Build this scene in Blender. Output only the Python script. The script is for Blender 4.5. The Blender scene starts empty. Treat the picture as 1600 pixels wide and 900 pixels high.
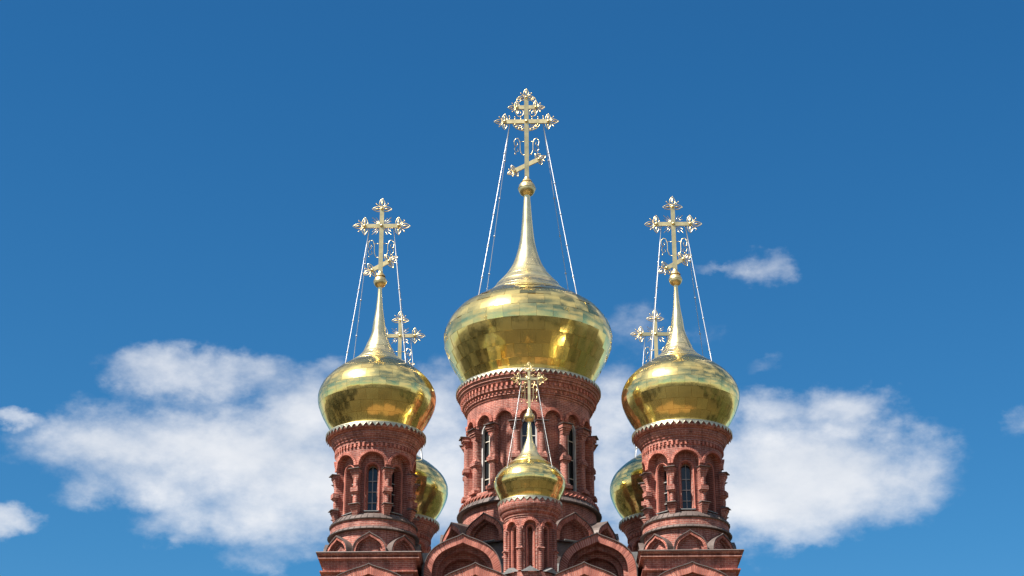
import bpy, math, random
from math import sin, cos, pi, radians, sqrt, atan2, hypot
from mathutils import Matrix, Vector, Euler
random.seed(7)
SC = bpy.context.scene
COL = SC.collection

# ------------------------------------------------------------------ camera
F_PX, PITCH, DIST, CAMX, YAW, ROLL = 2967.0, 0.41138, 82.376, -0.126, -0.00756, 0.00363
cam_d = bpy.data.cameras.new('camera')
cam_d.sensor_width = 36.0
cam_d.lens = F_PX / 1600 * 36
cam_d.clip_start = 0.5
cam_d.clip_end = 60000
cam = bpy.data.objects.new('camera', cam_d)
COL.objects.link(cam)
_c, _s = cos(YAW), sin(YAW)
_right = Vector((_c, -_s, 0)); _fh = Vector((_s, _c, 0)); _z = Vector((0, 0, 1))
_fwd = _fh * cos(PITCH) + _z * sin(PITCH); _up = -_fh * sin(PITCH) + _z * cos(PITCH)
_c, _s = cos(ROLL), sin(ROLL)
_R = _right * _c - _up * _s; _U = _right * _s + _up * _c
cam.matrix_world = Matrix(((_R.x, _U.x, -_fwd.x, CAMX), (_R.y, _U.y, -_fwd.y, -DIST), (_R.z, _U.z, -_fwd.z, 1.6), (0, 0, 0, 1)))
SC.camera = cam

# ------------------------------------------------------------------ sun, exposure
SUN_AZ, SUN_EL = -53.0, 52.5        # azimuth: degrees from the direction building -> camera, to the left
sx = sin(radians(SUN_AZ)) * cos(radians(SUN_EL)); sy = -cos(radians(SUN_AZ)) * cos(radians(SUN_EL)); sz = sin(radians(SUN_EL))
sun_d = bpy.data.lights.new('sun', 'SUN')
sun_d.energy = 5.0
sun_d.angle = radians(0.53)
sun_d.color = (1.0, 0.95, 0.87)
sun = bpy.data.objects.new('sun', sun_d)
COL.objects.link(sun)
sun.rotation_euler = Vector((sx, sy, sz)).to_track_quat('Z', 'Y').to_euler()
SC.view_settings.view_transform = 'Standard'
SC.view_settings.look = 'None'
SC.view_settings.gamma = 1.0
SC.view_settings.use_curve_mapping = False
SC.view_settings.exposure = 1.2

# ------------------------------------------------------------------ sky
world = bpy.data.worlds.new('World')
SC.world = world
world.use_nodes = True
WN = world.node_tree.nodes; WL = world.node_tree.links
WN.clear()

def mathn(op, a, b=None, c=None, N=WN, L=WL, clamp=False):
    n = N.new('ShaderNodeMath'); n.operation = op; n.use_clamp = clamp
    for i, v in enumerate((a, b, c)):
        if v is None: continue
        if isinstance(v, (int, float)): n.inputs[i].default_value = v
        else: L.new(v, n.inputs[i])
    return n.outputs[0]

def build_sky():
    sky = WN.new('ShaderNodeTexSky'); sky.sky_type = 'NISHITA'; sky.sun_disc = False
    sky.sun_elevation = radians(SUN_EL)
    # sun_rotation is measured clockwise from +Y
    sky.sun_rotation = atan2(sx, sy)
    sky.altitude = 150; sky.air_density = 1.0; sky.dust_density = 0.35; sky.ozone_density = 3.0
    hs = WN.new('ShaderNodeHueSaturation'); hs.inputs['Saturation'].default_value = 1.26; hs.inputs['Value'].default_value = SKY_VAL
    hs.inputs['Hue'].default_value = 0.503
    WL.new(sky.outputs[0], hs.inputs['Color'])
    tc = WN.new('ShaderNodeTexCoord')
    d = tc.outputs['Generated']
    sep = WN.new('ShaderNodeSeparateXYZ'); WL.new(d, sep.inputs[0])
    # gentle domain warp, so cloud edges are ragged
    def noise(vec, scale, detail, rough, col=False, loc=(0, 0, 0), sc=(1, 1, 1)):
        mp = WN.new('ShaderNodeMapping'); mp.inputs['Location'].default_value = loc; mp.inputs['Scale'].default_value = sc
        WL.new(vec, mp.inputs[0])
        n = WN.new('ShaderNodeTexNoise'); n.inputs['Scale'].default_value = scale; n.inputs['Detail'].default_value = detail
        n.inputs['Roughness'].default_value = rough
        WL.new(mp.outputs[0], n.inputs['Vector'])
        return n.outputs['Color'] if col else n.outputs['Fac']
    w1 = noise(d, 16, 6, 0.62, True, (3.1, 0, 1.7), (1, 1, 1.5))
    ws = WN.new('ShaderNodeSeparateXYZ'); WL.new(w1, ws.inputs[0])
    az = mathn('MULTIPLY', mathn('ARCTAN2', sep.outputs[0], sep.outputs[1]), 180 / pi)
    el = mathn('MULTIPLY', mathn('ARCSINE', sep.outputs[2]), 180 / pi)
    az = mathn('ADD', az, mathn('MULTIPLY', mathn('SUBTRACT', ws.outputs[0], 0.5), 4.0))
    el = mathn('ADD', el, mathn('MULTIPLY', mathn('SUBTRACT', ws.outputs[1], 0.5), 2.6))
    field = None
    for (ca, ce, ra, re, st) in CLOUDS:
        u = mathn('MULTIPLY', mathn('SUBTRACT', az, ca), 1 / ra)
        v = mathn('MULTIPLY', mathn('SUBTRACT', el, ce), 1 / re)
        q = mathn('MULTIPLY_ADD', u, u, mathn('MULTIPLY', v, v))
        q = mathn('MULTIPLY', mathn('SUBTRACT', 1.0, mathn('MULTIPLY', q, 0.42)), st)
        field = q if field is None else mathn('SMOOTH_MAX', field, q, 0.35)
    fine = noise(d, 34, 7, 0.6, False, (0.4, 2.0, 5.0), (1, 1, 1.6))
    big = noise(d, 9, 4, 0.5, False, (7.4, 2.0, 1.0), (1, 1, 1.8))
    tex = mathn('ADD', mathn('MULTIPLY', mathn('SUBTRACT', fine, 0.5), 1.15), mathn('MULTIPLY', mathn('SUBTRACT', big, 0.5), 0.5))
    f = mathn('ADD', field, tex)
    mr = WN.new('ShaderNodeMapRange'); mr.interpolation_type = 'SMOOTHSTEP'
    mr.inputs['From Min'].default_value = 0.18; mr.inputs['From Max'].default_value = 1.42
    WL.new(f, mr.inputs['Value'])
    front = mr.outputs[0]
    # the same broken cumulus goes on round the rest of the horizon
    g = noise(d, 3.2, 8, 0.58, False, (1.2, 4.4, 0.3), (1, 1, 2.2))
    mr2 = WN.new('ShaderNodeMapRange'); mr2.interpolation_type = 'SMOOTHSTEP'
    mr2.inputs['From Min'].default_value = 0.38; mr2.inputs['From Max'].default_value = 0.68
    WL.new(g, mr2.inputs['Value'])
    back = mathn('ABSOLUTE', mathn('ARCTAN2', sep.outputs[0], sep.outputs[1]))
    mr3 = WN.new('ShaderNodeMapRange'); mr3.interpolation_type = 'SMOOTHSTEP'
    mr3.inputs['From Min'].default_value = radians(20); mr3.inputs['From Max'].default_value = radians(36)
    WL.new(back, mr3.inputs['Value'])
    rest = mathn('MULTIPLY', mr2.outputs[0], mr3.outputs[0])
    cl = mathn('MULTIPLY', mathn('MAXIMUM', front, rest), 0.93)
    # cloud brightness: thick parts white, thin edges and undersides a little greyer
    shade = noise(d, 14, 5, 0.55, False, (0, 3.3, 2.2), (1, 1, 2.0))
    cr = WN.new('ShaderNodeValToRGB')
    cr.color_ramp.elements[0].position = 0.35; cr.color_ramp.elements[0].color = CLOUD_LO
    cr.color_ramp.elements[1].position = 0.62; cr.color_ramp.elements[1].color = CLOUD_HI
    WL.new(shade, cr.inputs[0])
    cm = WN.new('ShaderNodeVectorMath'); cm.operation = 'SCALE'; WL.new(cr.outputs[0], cm.inputs[0]); cm.inputs['Scale'].default_value = 10.0
    mix = WN.new('ShaderNodeMix'); mix.data_type = 'RGBA'
    tint = WN.new('ShaderNodeMix'); tint.data_type = 'RGBA'; tint.blend_type = 'MULTIPLY'; tint.inputs['Factor'].default_value = 1.0
    tr = WN.new('ShaderNodeValToRGB'); e = tr.color_ramp.elements
    e[0].position = 0.0; e[0].color = (0.92, 0.96, 0.96, 1); e[1].position = 0.27; e[1].color = (0.55, 0.98, 1.0, 1)
    e2 = e.new(0.5); e2.color = (0.46, 0.95, 1.0, 1); e3 = e.new(1.0); e3.color = (0.72, 0.95, 0.95, 1); WL.new(sep.outputs[2], tr.inputs[0])
    WL.new(tr.outputs[0], tint.inputs[7]); WL.new(hs.outputs[0], tint.inputs[6])
    WL.new(cl, mix.inputs['Factor']); WL.new(tint.outputs[2], mix.inputs[6]); WL.new(cm.outputs[0], mix.inputs[7])
    bg = WN.new('ShaderNodeBackground'); bg.inputs['Strength'].default_value = 0.05
    out = WN.new('ShaderNodeOutputWorld')
    WL.new(mix.outputs[2], bg.inputs[0]); WL.new(bg.outputs[0], out.inputs[0])

SKY_VAL = 1.07
CLOUD_LO = (0.68, 0.71, 0.76, 1); CLOUD_HI = (0.84, 0.845, 0.86, 1)
# azimuth, elevation, half width, half height (degrees), strength
CLOUDS = [
    (-10.47, 20.72, 2.58, 0.70, 1.05),
    (-9.52, 18.47, 4.38, 1.27, 1.30),
    (-11.69, 17.29, 2.12, 0.70, 1.00),
    (-7.69, 17.78, 2.64, 1.54, 1.25),
    (-12.67, 18.49, 2.34, 0.81, 1.05),
    (-6.86, 19.53, 1.54, 1.35, 1.10),
    (-8.02, 16.58, 2.72, 0.85, 0.98),
    (-7.77, 15.45, 1.60, 0.39, 0.70),
    (-10.92, 16.05, 1.41, 0.39, 0.55),
    (-15.14, 18.01, 1.02, 0.27, 0.42),
    (-15.79, 19.08, 0.90, 0.29, 0.95),
    (-15.94, 16.26, 1.01, 0.46, 1.05),
    (-6.53, 21.13, 0.70, 0.42, 0.75),
    (-5.28, 17.56, 1.82, 1.64, 1.20),
    (-2.70, 19.90, 1.23, 1.35, 1.00),
    (-2.87, 17.60, 1.62, 1.74, 1.20),
    (2.90, 18.90, 1.02, 1.83, 1.10),
    (3.56, 17.36, 1.62, 1.16, 1.10),
    (7.39, 19.71, 1.33, 0.70, 0.95),
    (9.14, 17.63, 3.40, 1.47, 1.35),
    (10.10, 19.75, 1.44, 0.66, 0.95),
    (6.74, 17.07, 2.42, 1.27, 1.25),
    (8.25, 16.03, 1.91, 0.39, 0.85),
    (7.98, 24.04, 0.72, 0.58, 0.72),
    (6.54, 24.31, 0.81, 0.17, 0.50),
    (7.58, 21.10, 0.62, 0.23, 0.42),
    (3.41, 22.16, 1.25, 0.77, 0.50),
    (5.68, 21.99, 1.04, 0.35, 0.40),
    (15.26, 18.57, 0.69, 0.42, 0.62),
    (-0.05, 18.37, 2.85, 1.16, 1.00)]
build_sky()

# ------------------------------------------------------------------ materials
def mat(name):
    m = bpy.data.materials.new(name); m.use_nodes = True
    nt = m.node_tree; b = nt.nodes['Principled BSDF']
    return m, nt.nodes, nt.links, b

def ramp(N, L, fac, stops):
    r = N.new('ShaderNodeValToRGB'); e = r.color_ramp.elements
    while len(e) < len(stops): e.new(0.5)
    for i, (p, c) in enumerate(stops): e[i].position = p; e[i].color = (*c, 1)
    L.new(fac, r.inputs[0]); return r.outputs[0]

def mixc(N, L, a, b, fac, mode='MIX'):
    m = N.new('ShaderNodeMix'); m.data_type = 'RGBA'; m.blend_type = mode
    for i, v in ((6, a), (7, b)):
        if isinstance(v, tuple): m.inputs[i].default_value = (*v, 1)
        else: L.new(v, m.inputs[i])
    if isinstance(fac, (int, float)): m.inputs['Factor'].default_value = fac
    else: L.new(fac, m.inputs['Factor'])
    return m.outputs[2]

def noisen(N, L, scale, detail=4, rough=.55, vec=None):
    n = N.new('ShaderNodeTexNoise'); n.inputs['Scale'].default_value = scale; n.inputs['Detail'].default_value = detail
    n.inputs['Roughness'].default_value = rough
    if vec is None:          # world position: look-alike towers weather differently
        gm = N.new('ShaderNodeNewGeometry'); vec = gm.outputs['Position']
    L.new(vec, n.inputs['Vector']); return n.outputs['Fac']

BRICK_A = (0.41, 0.128, 0.088); BRICK_B = (0.27, 0.075, 0.053); MORTAR = (0.52, 0.31, 0.25)
def brick_material():
    m, N, L, b = mat('red_brick')
    uv = N.new('ShaderNodeUVMap'); uv.uv_map = 'UVMap'
    t = N.new('ShaderNodeTexBrick'); L.new(uv.outputs[0], t.inputs['Vector'])
    t.inputs['Scale'].default_value = 1.0
    t.inputs['Brick Width'].default_value = 0.27; t.inputs['Row Height'].default_value = 0.088
    t.inputs['Mortar Size'].default_value = 0.011; t.inputs['Mortar Smooth'].default_value = 0.2
    t.inputs['Color1'].default_value = (*BRICK_A, 1); t.inputs['Color2'].default_value = (*BRICK_B, 1)
    t.inputs['Mortar'].default_value = (*MORTAR, 1); t.inputs['Bias'].default_value = -0.1
    n1 = noisen(N, L, 1.3, 5, .6)
    c = mixc(N, L, t.outputs['Color'], ramp(N, L, n1, [(0.3, (0.62, 0.60, 0.60)), (0.7, (1.16, 1.14, 1.12))]), 1.0, 'MULTIPLY')
    n2 = noisen(N, L, 14, 3, .6)
    c = mixc(N, L, c, ramp(N, L, n2, [(0.35, (0.82, 0.8, 0.8)), (0.65, (1.12, 1.12, 1.12))]), 1.0, 'MULTIPLY')
    # rain streaks and pale salt bloom
    gm = N.new('ShaderNodeNewGeometry'); mp = N.new('ShaderNodeMapping'); mp.inputs['Scale'].default_value = (2.6, 2.6, 0.35)
    L.new(gm.outputs['Position'], mp.inputs[0])
    n3 = noisen(N, L, 1.6, 5, .65, mp.outputs[0])
    c = mixc(N, L, c, ramp(N, L, n3, [(0.36, (0.55, 0.50, 0.50)), (0.56, (1, 1, 1))]), 1.0, 'MULTIPLY')
    n4 = noisen(N, L, 2.4, 6, .7)
    c = mixc(N, L, c, (0.50, 0.40, 0.36), mathn('MULTIPLY', mathn('SUBTRACT', n4, 0.60, N=N, L=L, clamp=True), 2.4, N=N, L=L, clamp=True))
    L.new(c, b.inputs['Base Color']); b.inputs['Roughness'].default_value = 0.86
    bp = N.new('ShaderNodeBump'); bp.inputs['Strength'].default_value = 0.6; bp.inputs['Distance'].default_value = 0.012
    inv = mathn('SUBTRACT', 1.0, t.outputs['Fac'], N=N, L=L)
    h = mathn('ADD', inv, mathn('MULTIPLY', n2, 0.5, N=N, L=L), N=N, L=L)
    L.new(h, bp.inputs['Height']); L.new(bp.outputs[0], b.inputs['Normal'])
    return m

def voussoir_material():
    m, N, L, b = mat('arch_brick')
    g = N.new('ShaderNodeNewGeometry')
    c = ramp(N, L, g.outputs['Random Per Island'], [(0.0, (0.27, 0.080, 0.054)), (0.5, (0.40, 0.128, 0.088)), (1.0, (0.50, 0.185, 0.13))])
    n2 = noisen(N, L, 11, 3, .6)
    c = mixc(N, L, c, ramp(N, L, n2, [(0.35, (0.85, 0.83, 0.83)), (0.65, (1.1, 1.1, 1.1))]), 1.0, 'MULTIPLY')
    L.new(c, b.inputs['Base Color']); b.inputs['Roughness'].default_value = 0.85
    return m

def plain(name, colr, rough=.6, metal=0.0, var=.12, scale=3.0):
    m, N, L, b = mat(name)
    n = noisen(N, L, scale, 5, .6)
    lo = tuple(x * (1 - var) for x in colr); hi = tuple(min(1, x * (1 + var)) for x in colr)
    L.new(ramp(N, L, n, [(0.3, lo), (0.7, hi)]), b.inputs['Base Color'])
    b.inputs['Roughness'].default_value = rough; b.inputs['Metallic'].default_value = metal
    return m

GOLD = (1.0, 0.755, 0.285)
def gold_material(name, rough, wave, colr=GOLD, scale=1.6, dull=.16):
    m, N, L, b = mat(name)
    oi = N.new('ShaderNodeObjectInfo')
    lo = tuple(x * .90 for x in colr); hi = tuple(min(1, x * 1.06) for x in colr)
    c = ramp(N, L, oi.outputs['Random'], [(0, lo), (1, hi)])
    n = noisen(N, L, 2.2, 5, .65)
    c = mixc(N, L, c, ramp(N, L, n, [(0.3, (0.86, 0.84, 0.82)), (0.7, (1, 1, 1))]), 1.0, 'MULTIPLY')
    L.new(c, b.inputs['Base Color']); b.inputs['Metallic'].default_value = 1.0
    r = mathn('MULTIPLY_ADD', n, rough * .9, rough * .5, N=N, L=L)
    r = mathn('MULTIPLY_ADD', oi.outputs['Random'], rough * .35, r, N=N, L=L)
    L.new(r, b.inputs['Roughness'])
    nb = noisen(N, L, scale, 3, .5)
    bp = N.new('ShaderNodeBump'); bp.inputs['Strength'].default_value = 1.0; bp.inputs['Distance'].default_value = wave
    L.new(nb, bp.inputs['Height']); L.new(bp.outputs[0], b.inputs['Normal'])
    # worn leaf: a second, duller lobe over the mirror-like one
    b2 = N.new('ShaderNodeBsdfPrincipled'); b2.inputs['Metallic'].default_value = 1.0; b2.inputs['Roughness'].default_value = 0.4
    L.new(c, b2.inputs['Base Color']); L.new(bp.outputs[0], b2.inputs['Normal'])
    mx = N.new('ShaderNodeMixShader'); mx.inputs[0].default_value = dull
    L.new(b.outputs[0], mx.inputs[1]); L.new(b2.outputs[0], mx.inputs[2]); L.new(mx.outputs[0], N['Material Output'].inputs[0])
    return m

def two_uv_metal(name, colr):
    m, N, L, b = mat(name)
    n = noisen(N, L, 1.7, 5, .6); n2 = noisen(N, L, 9, 4, .65)
    c = ramp(N, L, n, [(0.3, tuple(x * .7 for x in colr)), (0.72, tuple(x * 1.25 for x in colr))])
    c = mixc(N, L, c, ramp(N, L, n2, [(0.4, (0.8, 0.78, 0.76)), (0.6, (1, 1, 1))]), 1.0, 'MULTIPLY')
    L.new(c, b.inputs['Base Color']); b.inputs['Metallic'].default_value = 0.25; b.inputs['Roughness'].default_value = 0.55
    return m

M_BRICK = brick_material()
M_VOUS = voussoir_material()
M_MORTAR = plain('mortar', (0.60, 0.41, 0.34), .9)
M_GOLD = gold_material('gilded_sheet', 0.11, 0.010)
M_CORE = plain('dome_underlay', (0.36, 0.25, 0.09), .5, .8)
M_SPIRE = gold_material('gilded_spire', 0.24, 0.006, (1.0, 0.82, 0.45))  # same leaf as the sheets; the paler colour stands in for sun glare
M_PALE = gold_material('gilded_cross', 0.30, 0.0, (0.84, 0.66, 0.33))
M_SKIRT = gold_material('gilded_skirt', 0.40, 0.0, (0.50, 0.47, 0.35))
M_ZINC = two_uv_metal('roof_metal', (0.125, 0.095, 0.085))
M_ZINC2 = two_uv_metal('light_roof_metal', (0.20, 0.20, 0.195))
M_REVEAL = plain('grey_plaster', (0.42, 0.41, 0.40), .8)
M_FRAME = plain('window_frame_paint', (0.62, 0.57, 0.48), .5)
M_CABLE = plain('cable_steel', (0.42, 0.42, 0.42), .4, .5)
M_MUNTIN = plain('grey_muntin_paint', (0.30, 0.29, 0.27), .5)
M_GLASS, N_, L_, b_ = mat('window_glass')
b_.inputs['Base Color'].default_value = (0.012, 0.014, 0.016, 1); b_.inputs['Roughness'].default_value = 0.08

# ------------------------------------------------------------------ mesh builder
class MB:
    def __init__(s): s.v = []; s.f = []; s.sm = []
    def add(s, vs, fs, smooth=False):
        o = len(s.v); s.v += [tuple(v) for v in vs]; s.f += [tuple(i + o for i in f) for f in fs]; s.sm += [smooth] * len(fs); return s
    def box(s, c, d):
        x, y, z = c; a, b, e = d[0] / 2, d[1] / 2, d[2] / 2
        return s.add([(x - a, y - b, z - e), (x + a, y - b, z - e), (x + a, y + b, z - e), (x - a, y + b, z - e),
                      (x - a, y - b, z + e), (x + a, y - b, z + e), (x + a, y + b, z + e), (x - a, y + b, z + e)],
                     [(0, 3, 2, 1), (4, 5, 6, 7), (0, 1, 5, 4), (1, 2, 6, 5), (2, 3, 7, 6), (3, 0, 4, 7)])
    def frustum(s, z0, w0, d0, z1, w1, d1, yb, cx=0.0):
        """block whose back stands on y=yb, widths w, projection d (towards -y), between z0 and z1"""
        vs = []
        for z, w, d in ((z0, w0, d0), (z1, w1, d1)):
            vs += [(cx - w / 2, yb, z), (cx + w / 2, yb, z), (cx + w / 2, yb - d, z), (cx - w / 2, yb - d, z)]
        return s.add(vs, [(0, 1, 2, 3), (7, 6, 5, 4), (0, 4, 5, 1), (1, 5, 6, 2), (2, 6, 7, 3), (3, 7, 4, 0)])
    def lathe(s, prof, seg=64, smooth=True, a0=0.0, a1=2 * pi, cap=False, cx=0, cy=0):
        closed = abs(a1 - a0 - 2 * pi) < 1e-6
        n = seg if closed else seg + 1
        vs = []
        for r, z in prof:
            for k in range(n):
                a = a0 + (a1 - a0) * k / seg; vs.append((cx + r * sin(a), cy - r * cos(a), z))
        fs = []
        for i in range(len(prof) - 1):
            for k in range(seg):
                k2 = (k + 1) % n
                fs.append((i * n + k, i * n + k2, (i + 1) * n + k2, (i + 1) * n + k))
        if cap: fs.append(tuple(range(n))[::-1]); fs.append(tuple((len(prof) - 1) * n + k for k in range(n)))
        return s.add(vs, fs, smooth)
    def lathe_flat(s, prof, seg=64):
        """lathe whose rings are not shared between profile steps: crisp horizontal edges, smooth round"""
        for a, b in zip(prof[:-1], prof[1:]): s.lathe([a, b], seg, True)
        return s
    def band(s, outer, inner, yf, yb):
        """solid strip between two polylines given in (x,z), from y=yf (front) to yb"""
        n = len(outer); vs = []
        for y in (yf, yb):
            vs += [(x, y, z) for x, z in outer] + [(x, y, z) for x, z in inner]
        fs = []
        for i in range(n - 1):
            o, p = i, n + i; O, Q = 2 * n + i, 3 * n + i
            fs += [(p, p + 1, o + 1, o), (O, O + 1, Q + 1, Q), (o, o + 1, O + 1, O), (p + 1, p, Q, Q + 1)]
        fs += [(0, 2 * n, 3 * n, n), (n - 1, 2 * n - 1, 4 * n - 1, 3 * n - 1)]
        return s.add(vs, fs)
    def fill(s, poly, y):
        return s.add([(x, y, z) for x, z in poly], [tuple(range(len(poly)))])
    def tube(s, pts, r, seg=6, closed=False, smooth=True):
        pts = [Vector(p) for p in pts]; n = len(pts); vs = []
        for i, p in enumerate(pts):
            a = pts[i - 1] if (i > 0 or closed) else p; b = pts[(i + 1) % n] if (i < n - 1 or closed) else p
            t = (b - a).normalized(); u = t.cross(Vector((0, 1, 0)))
            if u.length < 1e-3: u = t.cross(Vector((1, 0, 0)))
            u.normalize(); w = t.cross(u)
            for k in range(seg):
                an = 2 * pi * k / seg; vs.append(p + (u * cos(an) + w * sin(an)) * r)
        fs = []
        for i in range(n if closed else n - 1):
            j = (i + 1) % n
            for k in range(seg):
                k2 = (k + 1) % seg; fs.append((i * seg + k, i * seg + k2, j * seg + k2, j * seg + k))
        if not closed: fs += [tuple(range(seg)), tuple((n - 1) * seg + k for k in range(seg))[::-1]]
        return s.add(vs, fs, smooth)
    def ball(s, c, r, seg=10, rings=6):
        prof = [(max(r * cos(a), 1e-4), c[2] + r * sin(a)) for a in [-pi / 2 + pi * i / rings for i in range(rings + 1)]]
        return s.lathe(prof, seg, True, cx=c[0], cy=c[1])
    def bend(s, R):
        s.v = [(-y * sin(x / R), y * cos(x / R), z) for x, y, z in s.v]; return s
    def rotz(s, a):
        s.v = [(x * cos(a) - y * sin(a), x * sin(a) + y * cos(a), z) for x, y, z in s.v]; return s
    def move(s, dx, dy, dz): s.v = [(x + dx, y + dy, z + dz) for x, y, z in s.v]; return s
    def merge(s, o): s.add(o.v, [], False); k = len(s.v) - len(o.v); s.f += [tuple(i + k for i in f) for f in o.f]; s.sm += o.sm; return s
    def mesh(s, name, m, uv='box', R=1.0):
        me = bpy.data.meshes.new(name); me.from_pydata(s.v, [], s.f); me.materials.append(m)
        me.polygons.foreach_set('use_smooth', s.sm)
        if m is M_BRICK:
            l = me.uv_layers.new(name='UVMap'); dat = [0.0] * (2 * len(me.loops)); co = [v.co for v in me.vertices]
            for p in me.polygons:
                nx, ny, nz = p.normal; c = p.center
                if uv == 'cyl':
                    ac = atan2(c.x, -c.y)
                    for li in p.loop_indices:
                        v = co[me.loops[li].vertex_index]; a = atan2(v.x, -v.y)
                        if a - ac > pi: a -= 2 * pi
                        if ac - a > pi: a += 2 * pi
                        dat[2 * li] = a * R
                        dat[2 * li + 1] = v.z if abs(nz) < .75 else hypot(v.x, v.y)
                else:
                    if abs(nz) > .75: ux, uy = (1, 0)
                    else:
                        h = hypot(nx, ny); ux, uy = -ny / h, nx / h
                    for li in p.loop_indices:
                        v = co[me.loops[li].vertex_index]; dat[2 * li] = v.x * ux + v.y * uy
                        dat[2 * li + 1] = v.z if abs(nz) <= .75 else v.y
            l.data.foreach_set('uv', dat)
        me.update(); return me
    def obj(s, name, m, parent=None, uv='box', R=1.0, kind=None, label=None):
        return link(name, s.mesh(name, m, uv, R), parent, kind, label)

def link(name, me, parent=None, kind=None, label=None, rz=0.0):
    o = bpy.data.objects.new(name, me); COL.objects.link(o)
    if parent is not None: o.parent = parent
    if kind: o['kind'] = kind
    if label: o['label'] = label
    o.rotation_euler.z = rz
    return o

def thing(name, label, cat, loc, group=None):
    o = bpy.data.objects.new(name, None); COL.objects.link(o); o.location = loc; o.empty_display_size = .5
    o['label'] = label; o['category'] = cat
    if group: o['group'] = group
    return o

def copy_tree(o, loc, label, group=None):
    def rec(x, par):
        c = x.copy(); COL.objects.link(c)
        if par is not None: c.parent = par
        for ch in KIDS.get(x.name, []): rec(ch, c)
        return c
    c = rec(o, None); c.location = loc; c['label'] = label
    if group: c['group'] = group
    return c

def index_kids():
    KIDS.clear()
    for o in bpy.data.objects:
        if o.parent is not None: KIDS.setdefault(o.parent.name, []).append(o)
KIDS = {}

# ------------------------------------------------------------------ curves
def round_arch(w, spring, n=12, bottom=None):
    p = [(-w * cos(pi * i / n), spring + w * sin(pi * i / n)) for i in range(n + 1)]
    if bottom is not None: p = [(-w, bottom)] + p + [(w, bottom)]
    return p

def bez(p, n):
    out = []
    for i in range(n + 1):
        t = i / n; u = 1 - t
        out.append(tuple(u**3 * a + 3 * u * u * t * b + 3 * u * t * t * c + t**3 * d for a, b, c, d in zip(*p)))
    return out

def keel(w, h, z0, n=7, fat=0.66, leg=None):
    """keel (ogee) arch, left foot -> point -> right foot"""
    a = bez([(w, 0), (w, .42 * h), (.80 * w, fat * .93 * h), (.50 * w, fat * 1.12 * h)], n)
    b = bez([(.50 * w, fat * 1.12 * h), (.28 * w, fat * 1.27 * h), (.10 * w, .92 * h), (0, h)], n)
    r = a + b[1:]
    pts = [(-x, z + z0) for x, z in r] + [(x, z + z0) for x, z in r[::-1][1:]]
    if leg is not None: pts = [(-w, leg)] + pts + [(w, leg)]
    return pts

def resample(poly, n):
    L = [0.0]
    for a, b in zip(poly[:-1], poly[1:]): L.append(L[-1] + hypot(b[0] - a[0], b[1] - a[1]))
    out = []; j = 0
    for i in range(n + 1):
        t = L[-1] * i / n
        while j < len(L) - 2 and L[j + 1] < t: j += 1
        k = (t - L[j]) / max(1e-9, L[j + 1] - L[j]); a, b = poly[j], poly[j + 1]
        out.append((a[0] + (b[0] - a[0]) * k, a[1] + (b[1] - a[1]) * k))
    return out

def voussoirs(mb, outer, inner, yf, yb, pitch=0.107, gap=0.02, proud=0.0):
    """separate wedge bricks laid along a band"""
    L = sum(hypot(b[0] - a[0], b[1] - a[1]) for a, b in zip(outer[:-1], outer[1:]))
    n = max(4, round(L / pitch)); m = n * 4
    O = resample(outer, m); I = resample(inner, m); g = gap / (L / n)
    def at(P, t):
        t = min(max(t, 0), n) * 4; i = min(int(t), m - 1); k = t - i
        return (P[i][0] + (P[i + 1][0] - P[i][0]) * k, P[i][1] + (P[i + 1][1] - P[i][1]) * k)
    for i in range(n):
        a, b = i + g / 2, i + 1 - g / 2
        o0, o1, i0, i1 = at(O, a), at(O, b), at(I, a), at(I, b)
        y = yf - proud * random.random()
        mb.add([(o0[0], y, o0[1]), (o1[0], y, o1[1]), (i1[0], y, i1[1]), (i0[0], y, i0[1]),
                (o0[0], yb, o0[1]), (o1[0], yb, o1[1]), (i1[0], yb, i1[1]), (i0[0], yb, i0[1])],
               [(3, 2, 1, 0), (0, 1, 5, 4), (1, 2, 6, 5), (2, 3, 7, 6), (3, 0, 4, 7)])
    return mb

def wall_bay(mb, s0, s1, z0, z1, hw, sill, spring, yf, depth, arch_n=12, closed_top=True):
    """wall sheet (front at y=yf) from s0..s1, z0..z1 with an arched opening; reveals go back by depth"""
    c = (s0 + s1) / 2
    xs = [s0, (s0 + c - hw) / 2, c - hw] + [c - hw * cos(pi * i / arch_n) for i in range(1, arch_n)] + [c + hw, (s1 + c + hw) / 2, s1]
    def top(x):
        q = hw * hw - (x - c) ** 2
        return spring + sqrt(max(q, 0))
    def quad(a, b, c_, d): mb.add([a, b, c_, d], [(0, 1, 2, 3)])
    for xa, xb in zip(xs[:-1], xs[1:]):
        inside = xa > c - hw - 1e-6 and xb < c + hw + 1e-6
        if not inside:
            quad((xa, yf, z0), (xb, yf, z0), (xb, yf, z1), (xa, yf, z1))
        else:
            if sill > z0 + 1e-4:
                quad((xa, yf, z0), (xb, yf, z0), (xb, yf, sill), (xa, yf, sill))
                quad((xa, yf, sill), (xb, yf, sill), (xb, yf + depth, sill), (xa, yf + depth, sill))
            ta, tb = top(xa), top(xb)
            quad((xa, yf, ta), (xb, yf, tb), (xb, yf, z1), (xa, yf, z1))
            quad((xa, yf, ta), (xa, yf + depth, ta), (xb, yf + depth, tb), (xb, yf, tb))
    quad((c - hw, yf, sill), (c - hw, yf + depth, sill), (c - hw, yf + depth, spring), (c - hw, yf, spring))
    quad((c + hw, yf, sill), (c + hw, yf, spring), (c + hw, yf + depth, spring), (c + hw, yf + depth, sill))

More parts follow.
